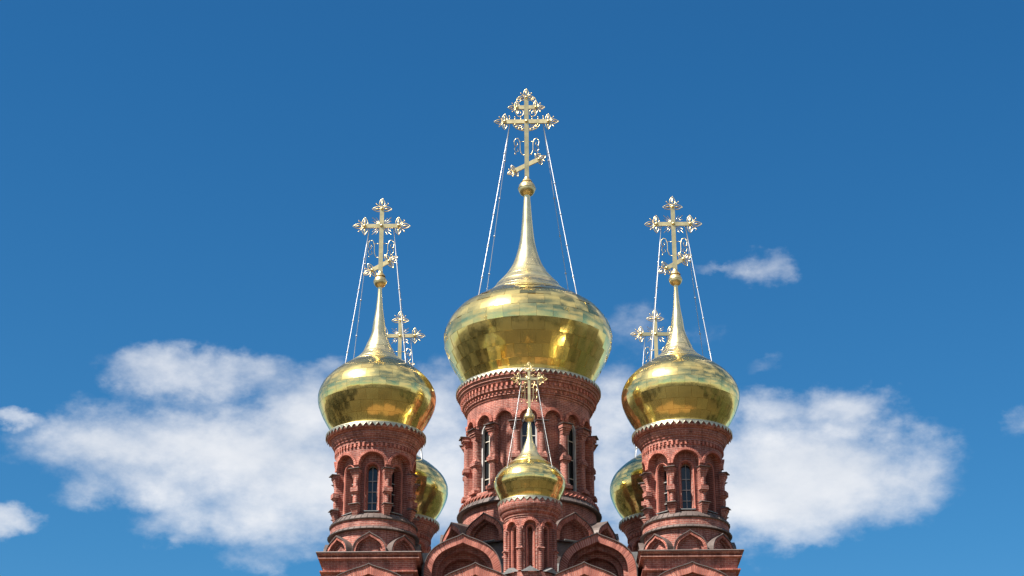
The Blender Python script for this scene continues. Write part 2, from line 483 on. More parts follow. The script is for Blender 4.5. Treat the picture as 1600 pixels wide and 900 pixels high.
# ------------------------------------------------------------------ domes
def profile_points(P, step):
    """resample a (r,z) profile, smoothing it with Catmull-Rom"""
    out = []
    n = len(P)
    for i in range(n - 1):
        p0 = P[max(i - 1, 0)]; p1 = P[i]; p2 = P[i + 1]; p3 = P[min(i + 2, n - 1)]
        k = max(1, int(hypot(p2[0] - p1[0], p2[1] - p1[1]) / step))
        for j in range(k):
            t = j / k
            out.append(tuple(.5 * ((2 * b) + (-a + c) * t + (2 * a - 5 * b + 4 * c - d) * t * t + (-a + 3 * b - 3 * c + d) * t ** 3)
                             for a, b, c, d in zip(p0, p1, p2, p3)))
    out.append(P[-1]); return out

def make_dome(root, prof, ncol, nrow, r_split, r_spire, ball_z, ball_r, jit, flat, off_row=0.5, nring=5, lap=.006):
    """prof: (r,z) bottom to top. Gilded panels up to r_split, ring sheets up to r_spire, then a seamless spire."""
    fine = profile_points(prof, 0.03)
    zmax = max(fine, key=lambda p: p[0])[1]
    i1 = next(i for i, p in enumerate(fine) if p[1] > zmax and p[0] < r_split)
    i2 = next(i for i, p in enumerate(fine) if p[1] > zmax and p[0] < r_spire)
    lower = fine[:i1 + 1]
    # underlay
    core = [(max(r - 0.030, .01), z) for r, z in fine[::3]]
    MB().lathe(core, 48).obj('underlay', M_CORE, root)
    # arc length parametrisation
    L = [0.0]
    for a, b in zip(lower[:-1], lower[1:]): L.append(L[-1] + hypot(b[0] - a[0], b[1] - a[1]))
    def at(t):
        t = min(max(t, 0), L[-1]); j = 0
        lo, hi = 0, len(L) - 1
        while hi - lo > 1:
            m = (lo + hi) // 2
            if L[m] <= t: lo = m
            else: hi = m
        k = (t - L[lo]) / max(1e-9, L[hi] - L[lo]); a, b = lower[lo], lower[hi]
        return (a[0] + (b[0] - a[0]) * k, a[1] + (b[1] - a[1]) * k)
    dA = 2 * pi / ncol; NG = 4
    for row in range(nrow):
        t0, t1 = L[-1] * row / nrow, L[-1] * (row + 1) / nrow
        g = 0.0035
        r_m, z_m = at((t0 + t1) / 2)
        cpt = Vector((0, -r_m, z_m))
        grid = []
        for i in range(NG + 1):
            u = i / NG; t = t0 + g + (t1 - t0 - 2 * g) * u
            r, z = at(t)
            ra, za = at(max(t - .02, 0)); rb, zb = at(min(t + .02, L[-1]))
            tx, tz = rb - ra, zb - za; l = hypot(tx, tz); nr, nz = tz / l, -tx / l
            lift = lap * (1 - u)            # lower edge laps over the row beneath
            for k in range(NG + 1):
                a = (k / NG - .5) * (dA - 2 * g / max(r, .3))
                ff = cos((k / NG - .5) * dA)
                rr = r + nr * lift
                # blend of the round surface and the flat chord
                chord = r * cos(dA / 2) / max(cos(a), .2)
                rr = rr * (1 - flat) + (chord + (r - r * cos(dA / 2)) * .5 + nr * lift) * flat
                grid.append(Vector((rr * sin(a), -rr * cos(a), z + nz * lift)) - cpt)
        # blend rows toward flat in the meridional direction as well
        n1 = NG + 1
        for k in range(n1):
            p0, p1 = grid[k], grid[NG * n1 + k]
            for i in range(1, NG):
                grid[i * n1 + k] = grid[i * n1 + k].lerp(p0.lerp(p1, i / NG), flat * .6)
        mb = MB()
        mb.add(grid, [(i * n1 + k, i * n1 + k + 1, (i + 1) * n1 + k + 1, (i + 1) * n1 + k) for i in range(NG) for k in range(NG)], True)
        rim = [grid[k] for k in range(n1)] + [grid[i * n1 + NG] for i in range(1, n1)] + [grid[NG * n1 + k] for k in range(NG - 1, -1, -1)] + [grid[i * n1] for i in range(NG - 1, 0, -1)]
        rim = rim[::2]
        inn = [Vector((p.x * .98, p.y + 0.03, p.z * .98)) for p in rim]
        nn = len(rim)
        mb.add(rim + inn, [(i, i + nn, (i + 1) % nn + nn, (i + 1) % nn) for i in range(nn)], False)
        me = mb.mesh('gilded_panel', M_GOLD)
        for k in range(ncol):
            a = (k + (off_row if row % 2 else 0)) * dA
            o = bpy.data.objects.new('gilded_panel', me); COL.objects.link(o); o.parent = root
            o.location = (r_m * sin(a), -r_m * cos(a), z_m)
            j = jit
            o.rotation_euler = (Matrix.Rotation(a, 3, 'Z') @ Euler((radians(random.gauss(0, j)), radians(random.gauss(0, .3 * j)), radians(random.gauss(0, j)))).to_matrix()).to_euler()
    # ring sheets on the concave neck
    neck = fine[i1:i2 + 1]
    m = len(neck) - 1
    for q in range(nring):
        a, b = int(m * q / nring), int(m * (q + 1) / nring)
        seg = neck[a:b + 1]
        n = len(seg)
        pr = [(seg[0][0] - .004, seg[0][1] - .006)] + [(r + 0.008 * (1 - i / n), z + 0.005 * (1 - i / n)) for i, (r, z) in enumerate(seg)]
        MB().lathe(pr, 40).obj('neck_sheet', M_SPIRE, root)
    sp = [(r + .004, z) for r, z in fine[i2:]]
    MB().lathe(sp, 32).obj('spire', M_SPIRE, root)
    b = MB()
    n = 20
    b.lathe([(max(ball_r * cos(-pi / 2 + pi * i / n), .002), ball_z + ball_r * sin(-pi / 2 + pi * i / n)) for i in range(n + 1)], 28)
    b.obj('ball', M_PALE, root)
    MB().lathe([(ball_r * 1.0, ball_z - .02), (ball_r * 1.06, ball_z), (ball_r * 1.0, ball_z + .02)], 28).obj('ball_seam', M_PALE, root)

def make_skirt(root, r_in, z_in, r_out, z_out, teeth, tlen):
    mb = MB()
    mb.lathe([(r_in - .03, z_in + .06), (r_in + .02, z_in), (r_out, z_out)], 96)
    mb.lathe([(r_out, z_out), (r_out + .012, z_out - .02), (r_out, z_out - .05)], 96)
    mb.obj('skirt_flashing', M_SKIRT, root)
    t = MB(); dA = 2 * pi / teeth
    for k in range(teeth):
        a0 = k * dA; n = 6
        top = []; bot = []
        for i in range(n + 1):
            u = i / n; a = a0 + dA * u
            d = (1 - abs(2 * u - 1)) ** 1.15 * tlen
            # small round notch next to each point
            top.append((r_out * sin(a), -r_out * cos(a), z_out - .05)); bot.append((r_out * 1.004 * sin(a), -r_out * 1.004 * cos(a), z_out - .055 - d))
        vs = top + bot + [(x * .992, y * .992, z) for x, y, z in top] + [(x * .992, y * .992, z) for x, y, z in bot]
        m = n + 1; fs = []
        for i in range(n):
            fs += [(m + i, m + i + 1, i + 1, i), (2 * m + i, 2 * m + i + 1, 3 * m + i + 1, 3 * m + i), (m + i + 1, m + i, 3 * m + i, 3 * m + i + 1)]
        t.add(vs, fs)
    t.obj('toothed_fringe', M_SKIRT, root)

# ------------------------------------------------------------------ crosses
def leaf(mb, c, ang, L, W, th):
    """open pointed leaf with a solid heart, lying in the xz plane"""
    def pt(u, v): return (c[0] + u * cos(ang) - v * sin(ang), 0, c[1] + u * sin(ang) + v * cos(ang))
    n = 6; pts = []
    for i in range(n + 1):
        u = i / n; pts.append(pt(L * u, W * sin(pi * u ** .75) * .62))
    for i in range(n - 1, 0, -1):
        u = i / n; pts.append(pt(L * u, -W * sin(pi * u ** .75) * .62))
    mb.tube(pts, th * .5, 5, closed=True)
    hs = [(.12, 0), (.45, .26 * W / L), (.82, 0), (.45, -.26 * W / L)]
    fr = [pt(L * u, L * v) for u, v in hs]
    y = th * .8; cc = pt(L * .45, 0)
    mb.add(fr + [(cc[0], -y, cc[2]), (cc[0], y, cc[2])], [(0, 1, 4), (1, 2, 4), (2, 3, 4), (3, 0, 4), (1, 0, 5), (2, 1, 5), (3, 2, 5), (0, 3, 5)])

def finial(parent, c, ang, s, th):
    mb = MB()
    leaf(mb, (c[0] + .12 * s * cos(ang), c[1] + .12 * s * sin(ang)), ang, .50 * s, .24 * s, th)
    for sg in (1, -1):
        leaf(mb, c, ang + sg * pi / 2, .52 * s, .24 * s, th)
        a = ang + sg * pi / 4
        mb.tube([(c[0] + .1 * s * cos(a), 0, c[1] + .1 * s * sin(a)), (c[0] + .44 * s * cos(a), 0, c[1] + .44 * s * sin(a))], th * .42, 5)
        mb.ball((c[0] + .44 * s * cos(a), 0, c[1] + .44 * s * sin(a)), th * .8, 6, 4)
    mb.box((c[0], 0, c[1]), (.22 * s, th * 2.2, .22 * s))
    o = mb.obj('finial', M_PALE, parent)
    k = MB(); k.ball((c[0], -th * 1.2, c[1]), .085 * s, 12, 8); k.obj('boss', M_PALE, o)
    return o

def scroll(mb, x, z, s, sg, th, flip=1):
    pts = []
    for i in range(19):
        t = i / 18; a = pi * .5 + sg * t * 2.6 * pi; r = s * (.30 - .22 * t)
        pts.append((x + sg * r * cos(a) * 1.0 * sg, 0, z + flip * r * sin(a)))
    mb.tube(pts, th, 5)

def make_cross(root, zb, ball_r, w, bar_z, bar_h, top_z, fin, slant=None, second=None, lyre=None, rays=True, apron=False, th=.04):
    """zb ball centre; bar_z etc. relative to it; w width of the members"""
    z0 = zb + ball_r * .92
    def member(name, x0, x1, za, zc):
        m = MB(); m.box(((x0 + x1) / 2, 0, (za + zc) / 2), (x1 - x0, th * 2, zc - za)); return m.obj(name, M_PALE, root)
    member('upright', -w / 2, w / 2, z0, zb + top_z)
    MB().lathe([(w * 1.25, z0 - .02), (w * 1.0, z0 + .08), (w * .62, z0 + .16), (w * .6, z0 + .24)], 16).obj('socket', M_PALE, root)
    cb = MB()
    cb.box((0, 0, zb + bar_z), (2 * bar_h, th * 1.8, w))
    cb.obj('crossbar', M_PALE, root)
    for sg, an in ((-1, pi), (1, 0)): finial(root, (sg * bar_h, zb + bar_z), an, fin, th)
    finial(root, (0, zb + top_z), pi / 2, fin, th)
    if second:
        z2, h2, f2 = second
        m = MB(); m.box((0, 0, zb + z2), (2 * h2, th * 1.8, w * .95)); m.obj('upper_bar', M_PALE, root)
        for sg, an in ((-1, pi), (1, 0)): finial(root, (sg * h2, zb + z2), an, f2, th)
    if slant:
        z3, h3, f3, ang = slant
        m = MB(); d = (cos(ang), sin(ang)); nrm = (-sin(ang), cos(ang))
        for sg in (1,):
            q = []
            for y in (-th * .9, th * .9):
                for u, v in ((-h3, -w / 2), (h3, -w / 2), (h3, w / 2), (-h3, w / 2)):
                    q.append((sg * u * d[0] + v * nrm[0], y, zb + z3 + sg * u * d[1] + v * nrm[1]))
            m.add(q, [(0, 1, 2, 3), (7, 6, 5, 4), (0, 4, 5, 1), (1, 5, 6, 2), (2, 6, 7, 3), (3, 7, 4, 0)])
        m.obj('slanted_footrest', M_PALE, root)
        for sg in (-1, 1): finial(root, (sg * h3 * d[0], zb + z3 + sg * h3 * d[1]), ang + (0 if sg > 0 else pi), f3, th)
    bb = MB(); bb.ball((0, -th * 1.1, zb + bar_z), w * .42, 14, 8); bb.obj('boss', M_PALE, root)
    if rays:
        m = MB()
        for a in (45, 135, 225, 315):
            for da, l in ((-13, .72), (0, .95), (13, .72)):
                an = radians(a + da); r0, r1 = w * .8, fin * l * .62 + w * .55
                m.tube([(r0 * cos(an), 0, zb + bar_z + r0 * sin(an)), (r1 * cos(an), 0, zb + bar_z + r1 * sin(an))], th * .32, 5)
        m.obj('rays', M_PALE, root)
    if lyre:
        zl, zh, xo = lyre; m = MB()
        for sg in (-1, 1):
            H = zh - zl
            pts = [(sg * w * .5, zl - .05 * H), (sg * xo * .42, zl), (sg * xo * .55, zl + .25 * H), (sg * xo * .55, zl + .7 * H), (sg * xo * .68, zl + .95 * H), (sg * xo * .9, zl + .98 * H),
                   (sg * xo * 1.08, zl + .8 * H), (sg * xo * 1.02, zl + .55 * H), (sg * xo * .84, zl + .5 * H), (sg * xo * .76, zl + .66 * H), (sg * xo * .86, zl + .76 * H)]
            m.tube([(x, 0, zb + z) for x, z in pts], th * .42, 5)
            pts = [(sg * xo * .95, zl + .5 * H), (sg * xo * 1.05, zl + .32 * H), (sg * xo * .92, zl + .12 * H), (sg * xo * .72, zl + .2 * H), (sg * xo * .78, zl + .36 * H)]
            m.tube([(x, 0, zb + z) for x, z in pts], th * .42, 5)
            m.tube([(sg * w * .5, 0, zb + zl + .78 * H), (sg * xo * .55, 0, zb + zl + .78 * H)], th * .36, 5)
            m.ball((sg * xo * .98, 0, zb + zl + .02 * H), th * .9, 6, 4)
        m.obj('lyre_scrolls', M_PALE, root)
    if apron:
        m = MB()
        for R in (.72, .52):
            m.tube([(R * cos(pi + pi * i / 16) * 1.0, 0, zb + bar_z - w / 2 + R * .62 * sin(pi + pi * i / 16)) for i in range(17)], th * .45, 5)
        for i in range(9):
            a = pi + pi * (i + .5) / 9
            m.tube([(.22 * cos(a), 0, zb + bar_z - w / 2 + .2 * sin(a)), (.72 * cos(a), 0, zb + bar_z - w / 2 + .45 * sin(a))], th * .35, 5)
            m.ball((.62 * cos(a), 0, zb + bar_z - w / 2 + .385 * sin(a)), .055, 8, 5)
        m.obj('lace_apron', M_PALE, root)
        m = MB()
        for sg in (-1, 1):
            for x, z, hh in ((.30, w / 2, .16), (.62, w / 2, .16), (.9, w / 2, .2)):
                m.tube([(sg * x, 0, zb + bar_z + z), (sg * x, 0, zb + bar_z + z + hh)], th * .4, 5); m.ball((sg * x, 0, zb + bar_z + z + hh), th * .8, 6, 4)
            scroll(m, sg * .38, zb + bar_z + .52, .9, sg, th * .42); scroll(m, sg * .42, zb + bar_z + 1.32, .55, sg, th * .4)
        m.obj('crest_scrolls', M_PALE, root)

def stays(root, zt, xt, ra, za, r=.015, clamps=3):
    for sxn, syn in ((-1, -1), (1, -1), (-1, 1), (1, 1)):
        a = Vector((sxn * xt, 0, zt)); b = Vector((sxn * ra * .7071, syn * ra * .7071, za))
        m = MB(); m.tube([a.lerp(b, i / 8) - Vector((0, 0, .06 * sin(pi * i / 8))) for i in range(9)], r if syn < 0 else r * .7, 6)  # rear cables made thinner to imitate their fainter lighting
        o = m.obj('stay_cable', M_CABLE, root)
        k = MB()
        for q in range(1, clamps + 1):
            t = q / (clamps + .6); p = a.lerp(b, t); k.ball((p.x, p.y, p.z - .06 * sin(pi * t)), r * 2.6, 8, 5)
        k.ball(b, r * 3, 8, 5); k.ball(a, r * 2.4, 8, 5)
        k.obj('cable_clamps', M_CABLE, o, kind='stuff')

# ------------------------------------------------------------------ gables
def make_gable(parent, name, cx, yf, w, h, z0, leg, t, depth, back, fat=.66, orders=1, pitch=.107, rz=0.0, sill=False, capt=.03, rise=1.15, light_cap=False, cap_over=.07):
    """keel-shaped gable; tympanum mesh is the part, bricks and roof cap are its pieces"""
    def sh(P): return [(x + cx, z) for x, z in P]
    out = sh(keel(w, h, z0, fat=fat, leg=leg)); inn = sh(keel(w - t, h - t * rise, z0, fat=fat, leg=leg))
    m = MB(); cw, chh, y = w - t, h - t * rise, yf
    prev = inn
    for k in range(orders):
        y2 = y + depth / (orders + 1)
        s = .20 if orders > 1 else .10
        cw2, ch2 = cw - s, chh - s * 1.2
        nxt = sh(keel(cw2, ch2, z0, fat=min(.74, fat + .03 * (k + 1)), leg=leg))
        m.band(prev, nxt, y2, yf + depth + .05)
        prev, cw, chh, y = nxt, cw2, ch2, y2
    m.fill([(x, z) for x, z in prev], yf + depth)
    # soffit between front band and back plane
    n = len(inn)
    for i in range(n - 1):
        a, b = inn[i], inn[i + 1]
        m.add([(a[0], yf + .03, a[1]), (b[0], yf + .03, b[1]), (b[0], yf + depth, b[1]), (a[0], yf + depth, a[1])], [(3, 2, 1, 0)])
    part = m.obj(name, M_BRICK, parent); part.rotation_euler.z = rz
    vb = voussoirs(MB(), out, inn, yf, yf + .10, pitch, .024, .012)
    vb.obj('arch_bricks', M_VOUS, part, kind='stuff')
    bk = MB().band(sh(keel(w - .006, h - .006, z0, fat=fat, leg=leg)), sh(keel(w - t + .006, h - t * rise + .006, z0, fat=fat, leg=leg)), yf + .012, yf + depth + .02)
    bk.obj('mortar_bed', M_MORTAR, part)
    o2 = sh(keel(w + capt, h + capt * 1.6, z0, fat=fat, leg=leg)); i2 = sh(keel(w + .004, h + .004, z0, fat=fat, leg=leg))
    cp = MB().band(o2, i2, yf - cap_over, yf + back)
    # the brick body under the cap, behind the arch
    bd = MB().band(i2, sh(keel(w - .18, h - .2, z0, fat=fat, leg=leg)), yf + depth + .06, yf + back - .02)
    bd.obj('vault', M_BRICK, part)
    cp.obj('roof_cap', M_ZINC2 if light_cap else M_ZINC, part)
    if sill:
        MB().box((cx, yf - .02, z0 - .03), (1.15 * w, .16, .05)).obj('sill', M_ZINC2, part)
    return part

def rot_copies(part, n, a0=0.0, skip=()):
    """n copies of a part (with its pieces) turned about the tower axis"""
    index_kids()
    kids = KIDS.get(part.name, [])
    for k in range(1, n):
        if k in skip: continue
        c = part.copy(); COL.objects.link(c); c.rotation_euler.z = part.rotation_euler.z + 2 * pi * k / n
        for ch in kids:
            d = ch.copy(); COL.objects.link(d); d.parent = c

def seams(parent, r0, z0, r1, z1, n):
    m = MB()
    for k in range(n):
        a = 2 * pi * (k + .5) / n; q = MB()
        w, h = .012, .022
        q.add([(-w, -r0, z0), (w, -r0, z0), (w, -r1, z1), (-w, -r1, z1), (-w, -r0, z0 + h), (w, -r0, z0 + h), (w, -r1 - .01, z1 + h), (-w, -r1 - .01, z1 + h)],
              [(0, 1, 5, 4), (1, 2, 6, 5), (2, 3, 7, 6), (3, 0, 4, 7), (4, 5, 6, 7)])
        q.rotz(a); m.merge(q)
    m.obj('standing_seams', M_ZINC, parent, kind='stuff')

def dentils(parent, r, z0, z1, n, w, d, name='dentil_course'):
    m = MB()
    for k in range(n):
        q = MB().box((0, -r - d / 2 + .02, (z0 + z1) / 2), (w, d + .04, z1 - z0)); q.rotz(2 * pi * k / n); m.merge(q)
    return m.obj(name, M_VOUS, parent, kind='stuff')

def square_prof(mb, prof):
    vs = []
    for hw, z in prof: vs += [(-hw, -hw, z), (hw, -hw, z), (hw, hw, z), (-hw, hw, z)]
    fs = []
    for i in range(len(prof) - 1):
        for k in range(4): fs.append(((i + 1) * 4 + k, (i + 1) * 4 + (k + 1) % 4, i * 4 + (k + 1) % 4, i * 4 + k))
    return mb.add(vs, fs)

def sub_s(q, n=3):
    return q

def arcade(root, R, nb, z0, z1, hw, spring, rec, hood_t, win=None, win_every=1, slot=None):
    """outer arcade layer at radius R, recessed wall behind it at R-rec, round hood bricks over each bay"""
    bw = 2 * pi * R / nb
    m = MB(); q = MB(); b2 = MB()
    for k in range(nb):
        s = (k - nb / 2) * bw
        wall_bay(m, s - bw / 2, s + bw / 2, z0, z1, hw, z0, spring, -R, rec, 14)
    m.bend(R); m.obj('arcade_wall', M_BRICK, root, 'cyl', R)
    Ri = R - rec; bwi = 2 * pi * Ri / nb
    for k in range(nb):
        s = (k - nb / 2) * bwi
        if win and k % win_every == 0:
            wall_bay(q, s - bwi / 2, s + bwi / 2, z0, z1, win['hw'], win['sill'], win['spring'], -Ri, win['depth'], 12)
        elif slot:
            wall_bay(q, s - bwi / 2, s + bwi / 2, z0, z1, slot['hw'], slot['sill'], slot['spring'], -Ri, slot['depth'], 10)
        else:
            for i in range(4):
                a, b = s - bwi / 2 + bwi * i / 4, s - bwi / 2 + bwi * (i + 1) / 4
                q.add([(a, -Ri, z0), (b, -Ri, z0), (b, -Ri, z1), (a, -Ri, z1)], [(0, 1, 2, 3)])
    q.bend(Ri); q.obj('recessed_wall', M_BRICK, root, 'cyl', Ri)
    d = max((win or {}).get('depth', 0), (slot or {}).get('depth', 0))
    rc = Ri - d + .004
    MB().lathe([(rc, z0), (rc, z1)], 48).obj('inner_wall', M_BRICK, root, 'cyl', rc)
    # hood of standing bricks, one part per bay
    h = voussoirs(MB(), round_arch(hw + hood_t, spring, 16), round_arch(hw - .012, spring, 16), -R - .075, -R + .05, .10, .02, .02)
    h.bend(R)
    for k in range(nb):
        link('arch_hood', h_mesh(h) if k == 0 else H_CACHE['m'], root, rz=2 * pi * k / nb)
    return bw
H_CACHE = {}
def h_mesh(h):
    H_CACHE['m'] = h.mesh('arch_hood', M_VOUS); return H_CACHE['m']

def window_parts(root, n, Ri, w, lining, frame_m, bars, glass_d, trim=None, sill=True, lin_t=.06):
    """w: opening hw, sill, spring, depth. n windows evenly round the drum"""
    hw, sl, sp, dp = w['hw'], w['sill'], w['spring'], w['depth']
    yg = -Ri + glass_d
    g = MB().fill(round_arch(hw - .002, sp, 10, sl), yg)
    pane = g.mesh('pane', M_GLASS)
    f = MB(); fw = .035
    f.band(round_arch(hw - .004, sp, 12, sl + .01), round_arch(hw - .004 - fw, sp, 12, sl + .01), yg - .06, yg - .01)
    f.box((0, yg - .035, (sl + sp + hw) / 2), (.03, .05, sp + hw - sl - .08))
    for z in bars: f.box((0, yg - .036, z), (2 * hw - .08, .044, .035))
    fr = f.mesh('window', frame_m)
    lin = None
    if lining:
        l = MB().band(round_arch(hw - .002, sp, 14, sl + .002), round_arch(hw - lin_t, sp, 14, sl + .002), -Ri + .012, yg - .065)
        lin = l.mesh('plaster_lining', lining)
    if trim:
        t = MB(); P = round_arch(trim, sp, 14, sl + .02)
        t.tube([(x, -Ri - .015, z) for x, z in resample(P, 40)], .032, 6)
        t.bend(Ri); tr = t.mesh('roll_moulding', M_VOUS)
    sm = MB(); sm.add([(-hw - .08, -Ri + dp * .6, sl + .03), (hw + .08, -Ri + dp * .6, sl + .03), (hw + .08, -Ri - .10, sl - .03), (-hw - .08, -Ri - .10, sl - .03),
                       (-hw - .08, -Ri + dp * .6, sl - .03), (hw + .08, -Ri + dp * .6, sl - .03), (hw + .08, -Ri - .10, sl - .07), (-hw - .08, -Ri - .10, sl - .07)],
                      [(3, 2, 1, 0), (4, 5, 6, 7), (0, 4, 7, 3), (3, 7, 6, 2), (2, 6, 5, 1), (1, 5, 4, 0)])
    sme = sm.mesh('sill', M_ZINC2)
    for k in range(n):
        a = 2 * pi * k / n
        o = link('window', fr, root, rz=a)
        link('pane', pane, o)
        if lin: link('plaster_lining', lin, o)
        if trim: link('roll_moulding', tr, o)
        if sill: link('sill', sme, o)

def column_parts(root, n, R, shaft, blocks, caps, a0):
    """engaged column: shaft pieces, brick blocks (z0,w0,d0,z1,w1,d1) and metal caps"""
    m = MB()
    for z0, z1, r in shaft:
        k = max(2, int((z1 - z0) / .088)) if r < .2 else 2
        m.lathe([(r, z0), (r, z1)], 14, True, cx=0, cy=-R - .03)
    for b in blocks: m.frustum(*b, -R + .05)
    me = m.mesh('column', M_BRICK)
    cms = []
    for z, w, d, th, pk in caps:
        c = MB()
        # little sloped metal roof on the block
        y0, y1 = -R + .05, -R - d
        c.add([(-w / 2, y0, z), (w / 2, y0, z), (w / 2, y1, z), (-w / 2, y1, z), (-w / 2, y0, z + th), (w / 2, y0, z + th), (w / 2, y1, z + th), (-w / 2, y1, z + th), (-w / 4, y0, z + th + pk), (w / 4, y0, z + th + pk)],
              [(3, 2, 1, 0), (3, 7, 6, 2), (2, 6, 5, 1), (0, 4, 7, 3), (6, 7, 8, 9), (4, 8, 7), (5, 6, 9)])
        cms.append(c.mesh('metal_cap', M_ZINC))
    for k in range(n):
        o = link('column', me, root, rz=a0 + 2 * pi * k / n)
        for cm in cms: link('metal_cap', cm, o)

# ------------------------------------------------------------------ ground and far woods
g = MB(); g.lathe([(0.01, 0), (60, 0), (400, 0), (20000, 0)], 48, True)
def ground_material():
    m, N, L, b = mat('ground')
    tc = N.new('ShaderNodeTexCoord'); o = tc.outputs['Object']
    ln = N.new('ShaderNodeVectorMath'); ln.operation = 'LENGTH'; L.new(o, ln.inputs[0])
    n = noisen(N, L, .05, 6, .6); n2 = noisen(N, L, 1.2, 5, .6)
    grass = ramp(N, L, n, [(0.3, (0.016, 0.016, 0.006)), (0.7, (0.042, 0.034, 0.012))])
    pave = ramp(N, L, n2, [(0.3, (0.13, 0.08, 0.038)), (0.7, (0.21, 0.13, 0.06))])
    f = mathn('MULTIPLY_ADD', n, 26.0, ln.outputs['Value'], N=N, L=L)
    f = mathn('LESS_THAN', f, 52.0, N=N, L=L)
    L.new(mixc(N, L, grass, pave, f), b.inputs['Base Color']); b.inputs['Roughness'].default_value = .95
    return m
g.obj('ground', ground_material(), kind='structure')
M_TREE = plain('foliage', (0.020, 0.028, 0.009), .9, 0, .5, .12)
def woods():
    m = MB(); rnd = random.Random(3)
    for i in range(900):
        a = rnd.uniform(0, 2 * pi); d = 75 + 520 * rnd.random() ** 1.5
        x, y = d * sin(a), -d * cos(a)
        if abs(x) < 60 and y < 20 and y > -130: continue
        h = rnd.uniform(9, 19); r = rnd.uniform(2.6, 5.5)
        prof = [(.25, 0), (.3, h * .18), (r * .8, h * .2), (r, h * .42), (r * .72, h * .7), (r * .3, h * .93), (.05, h)]
        q = MB().lathe(prof, 9, False)
        q.v = [(vx + rnd.uniform(-.7, .7) + x, vy + rnd.uniform(-.7, .7) + y, vz + (rnd.uniform(-.7, .7) if vz > 1 else 0)) for vx, vy, vz in q.v]
        m.merge(q)
    m.obj('woodland', M_TREE, kind='stuff')
woods()

# ------------------------------------------------------------------ church body
body = thing('church_building', 'red brick church body with keel-shaped gables between the two front corner towers', 'church', (0, 7, 0))
def W(y): return y - 7          # world y -> body y
b = MB()
b.box((0, 0, 11.2), (17.4, 17.4, 22.4)); b.obj('wall', M_BRICK, body)
MB().box((0, 0, 22.55), (17.6, 17.6, .3)).obj('main_roof', M_ZINC, body)
MB().box((0, .6, 23.2), (11.0, 12.6, 1.0)).obj('upper_wall', M_BRICK, body)
MB().lathe_flat([(6.9, 23.7), (4.3, 25.0)], 12).obj('hipped_roof', M_ZINC2, body)
for sg in (-1, 1):
    MB().box((sg * 4.62, W(1.2), 23.6), (.34, 3.2, 1.9)).obj('valley_flashing', M_ZINC2, body)
for cx in (-2.96, 2.98):
    make_gable(body, 'keel_gable', cx, W(-1.0), 1.70, 1.78, 23.45, 22.3, .34, 1.3, 3.4, fat=.70, orders=2, rise=1.05)
for cx in (-2.36, 2.34):
    make_gable(body, 'keel_gable', cx, W(-2.40), 1.80, 1.60, 21.92, 21.0, .42, .6, 1.35, fat=.68, orders=2)
# the side fronts carry the same gables
for sg in (-1, 1):
    for yy in (-4.6, 4.6):
        p = make_gable(body, 'keel_gable', 0, -9.2, 2.0, 1.7, 21.7, 20.6, .4, .5, 1.2, fat=.68)
        p.rotation_euler.z = sg * pi / 2; p.location = (0, yy, 0)

# ------------------------------------------------------------------ central tower
ct = thing('central_tower', 'tallest and widest round brick tower, with grey framed arched windows, under the biggest dome', 'tower', (0, 7, 0))
MB().lathe_flat([(4.75, 23.2), (4.12, 26.06)], 12).obj('base_skirt_roof', M_ZINC, ct)
MB().lathe_flat([(4.16, 26.06), (3.3, 26.5)], 48).obj('base_roof', M_ZINC, ct)
MB().lathe([(3.28, 26.3), (3.28, 28.3)], 72).obj('lower_wall', M_BRICK, ct, 'cyl', 3.28)
k0 = make_gable(ct, 'kokoshnik', 0, -4.26, 1.07, 1.36, 26.12, 26.10, .22, .46, 1.25, fat=.68, orders=1, sill=True, cap_over=.05)
rot_copies(k0, 12)
MB().lathe_flat([(3.26, 28.27), (3.50, 28.25), (3.54, 28.30), (3.36, 28.56)], 96).obj('ledge_roof', M_ZINC, ct)
seams(ct, 3.38, 28.54, 3.54, 28.30, 60)
MB().lathe_flat([(3.36, 28.54), (3.36, 28.68), (3.28, 28.70), (3.30, 28.82), (3.22, 28.84), (3.20, 28.96), (3.10, 28.98), (2.75, 29.0)], 96).obj('base_moulding', M_BRICK, ct, 'cyl', 3.3)
rope = MB()
for k in range(84):
    a = 2 * pi * k / 84
    rope.tube([(3.37 * sin(a), -3.37 * cos(a), 28.58), (3.40 * sin(a + .03), -3.40 * cos(a + .03), 28.64), (3.35 * sin(a + .06), -3.35 * cos(a + .06), 28.71)], .04, 6)
rope.obj('rope_moulding', M_VOUS, ct, kind='stuff')
wC = dict(hw=.40, sill=28.62, spring=32.15, depth=.28)
arcade(ct, 3.05, 16, 28.9, 33.6, .43, 32.46, .20, .14, dict(wC, sill=28.95), 2)
wC['sill'] = 28.98
window_parts(ct, 8, 2.85, wC, M_REVEAL, M_FRAME, (29.75, 30.7, 31.65), .20, None, True, .085)
column_parts(ct, 16, 3.05, [(30.66, 31.85, .165), (29.1, 30.3, .165)],
             [(32.02, .56, .36, 32.20, .56, .36), (31.92, .48, .30, 32.02, .48, .30), (31.72, .36, .22, 31.92, .42, .26),
              (30.62, .44, .25, 30.74, .36, .20), (30.42, .50, .30, 30.60, .50, .30), (30.30, .34, .20, 30.42, .46, .26),
              (29.16, .44, .27, 29.30, .34, .20), (28.98, .52, .34, 29.16, .52, .34)],
             [(32.20, .64, .42, .03, .05)], pi / 16)
MB().lathe_flat([(3.05, 33.55), (3.10, 33.57), (3.10, 33.66), (3.17, 33.68), (3.17, 33.76), (3.20, 33.90), (3.30, 33.93), (3.30, 34.02), (3.33, 34.22), (3.42, 34.26), (3.42, 34.36), (3.50, 34.39), (3.50, 34.50), (3.58, 34.54), (3.58, 34.72), (2.9, 34.8)], 128).obj('cornice', M_BRICK, ct, 'cyl', 3.3)
dentils(ct, 3.18, 33.76, 33.88, 88, .08, .05)
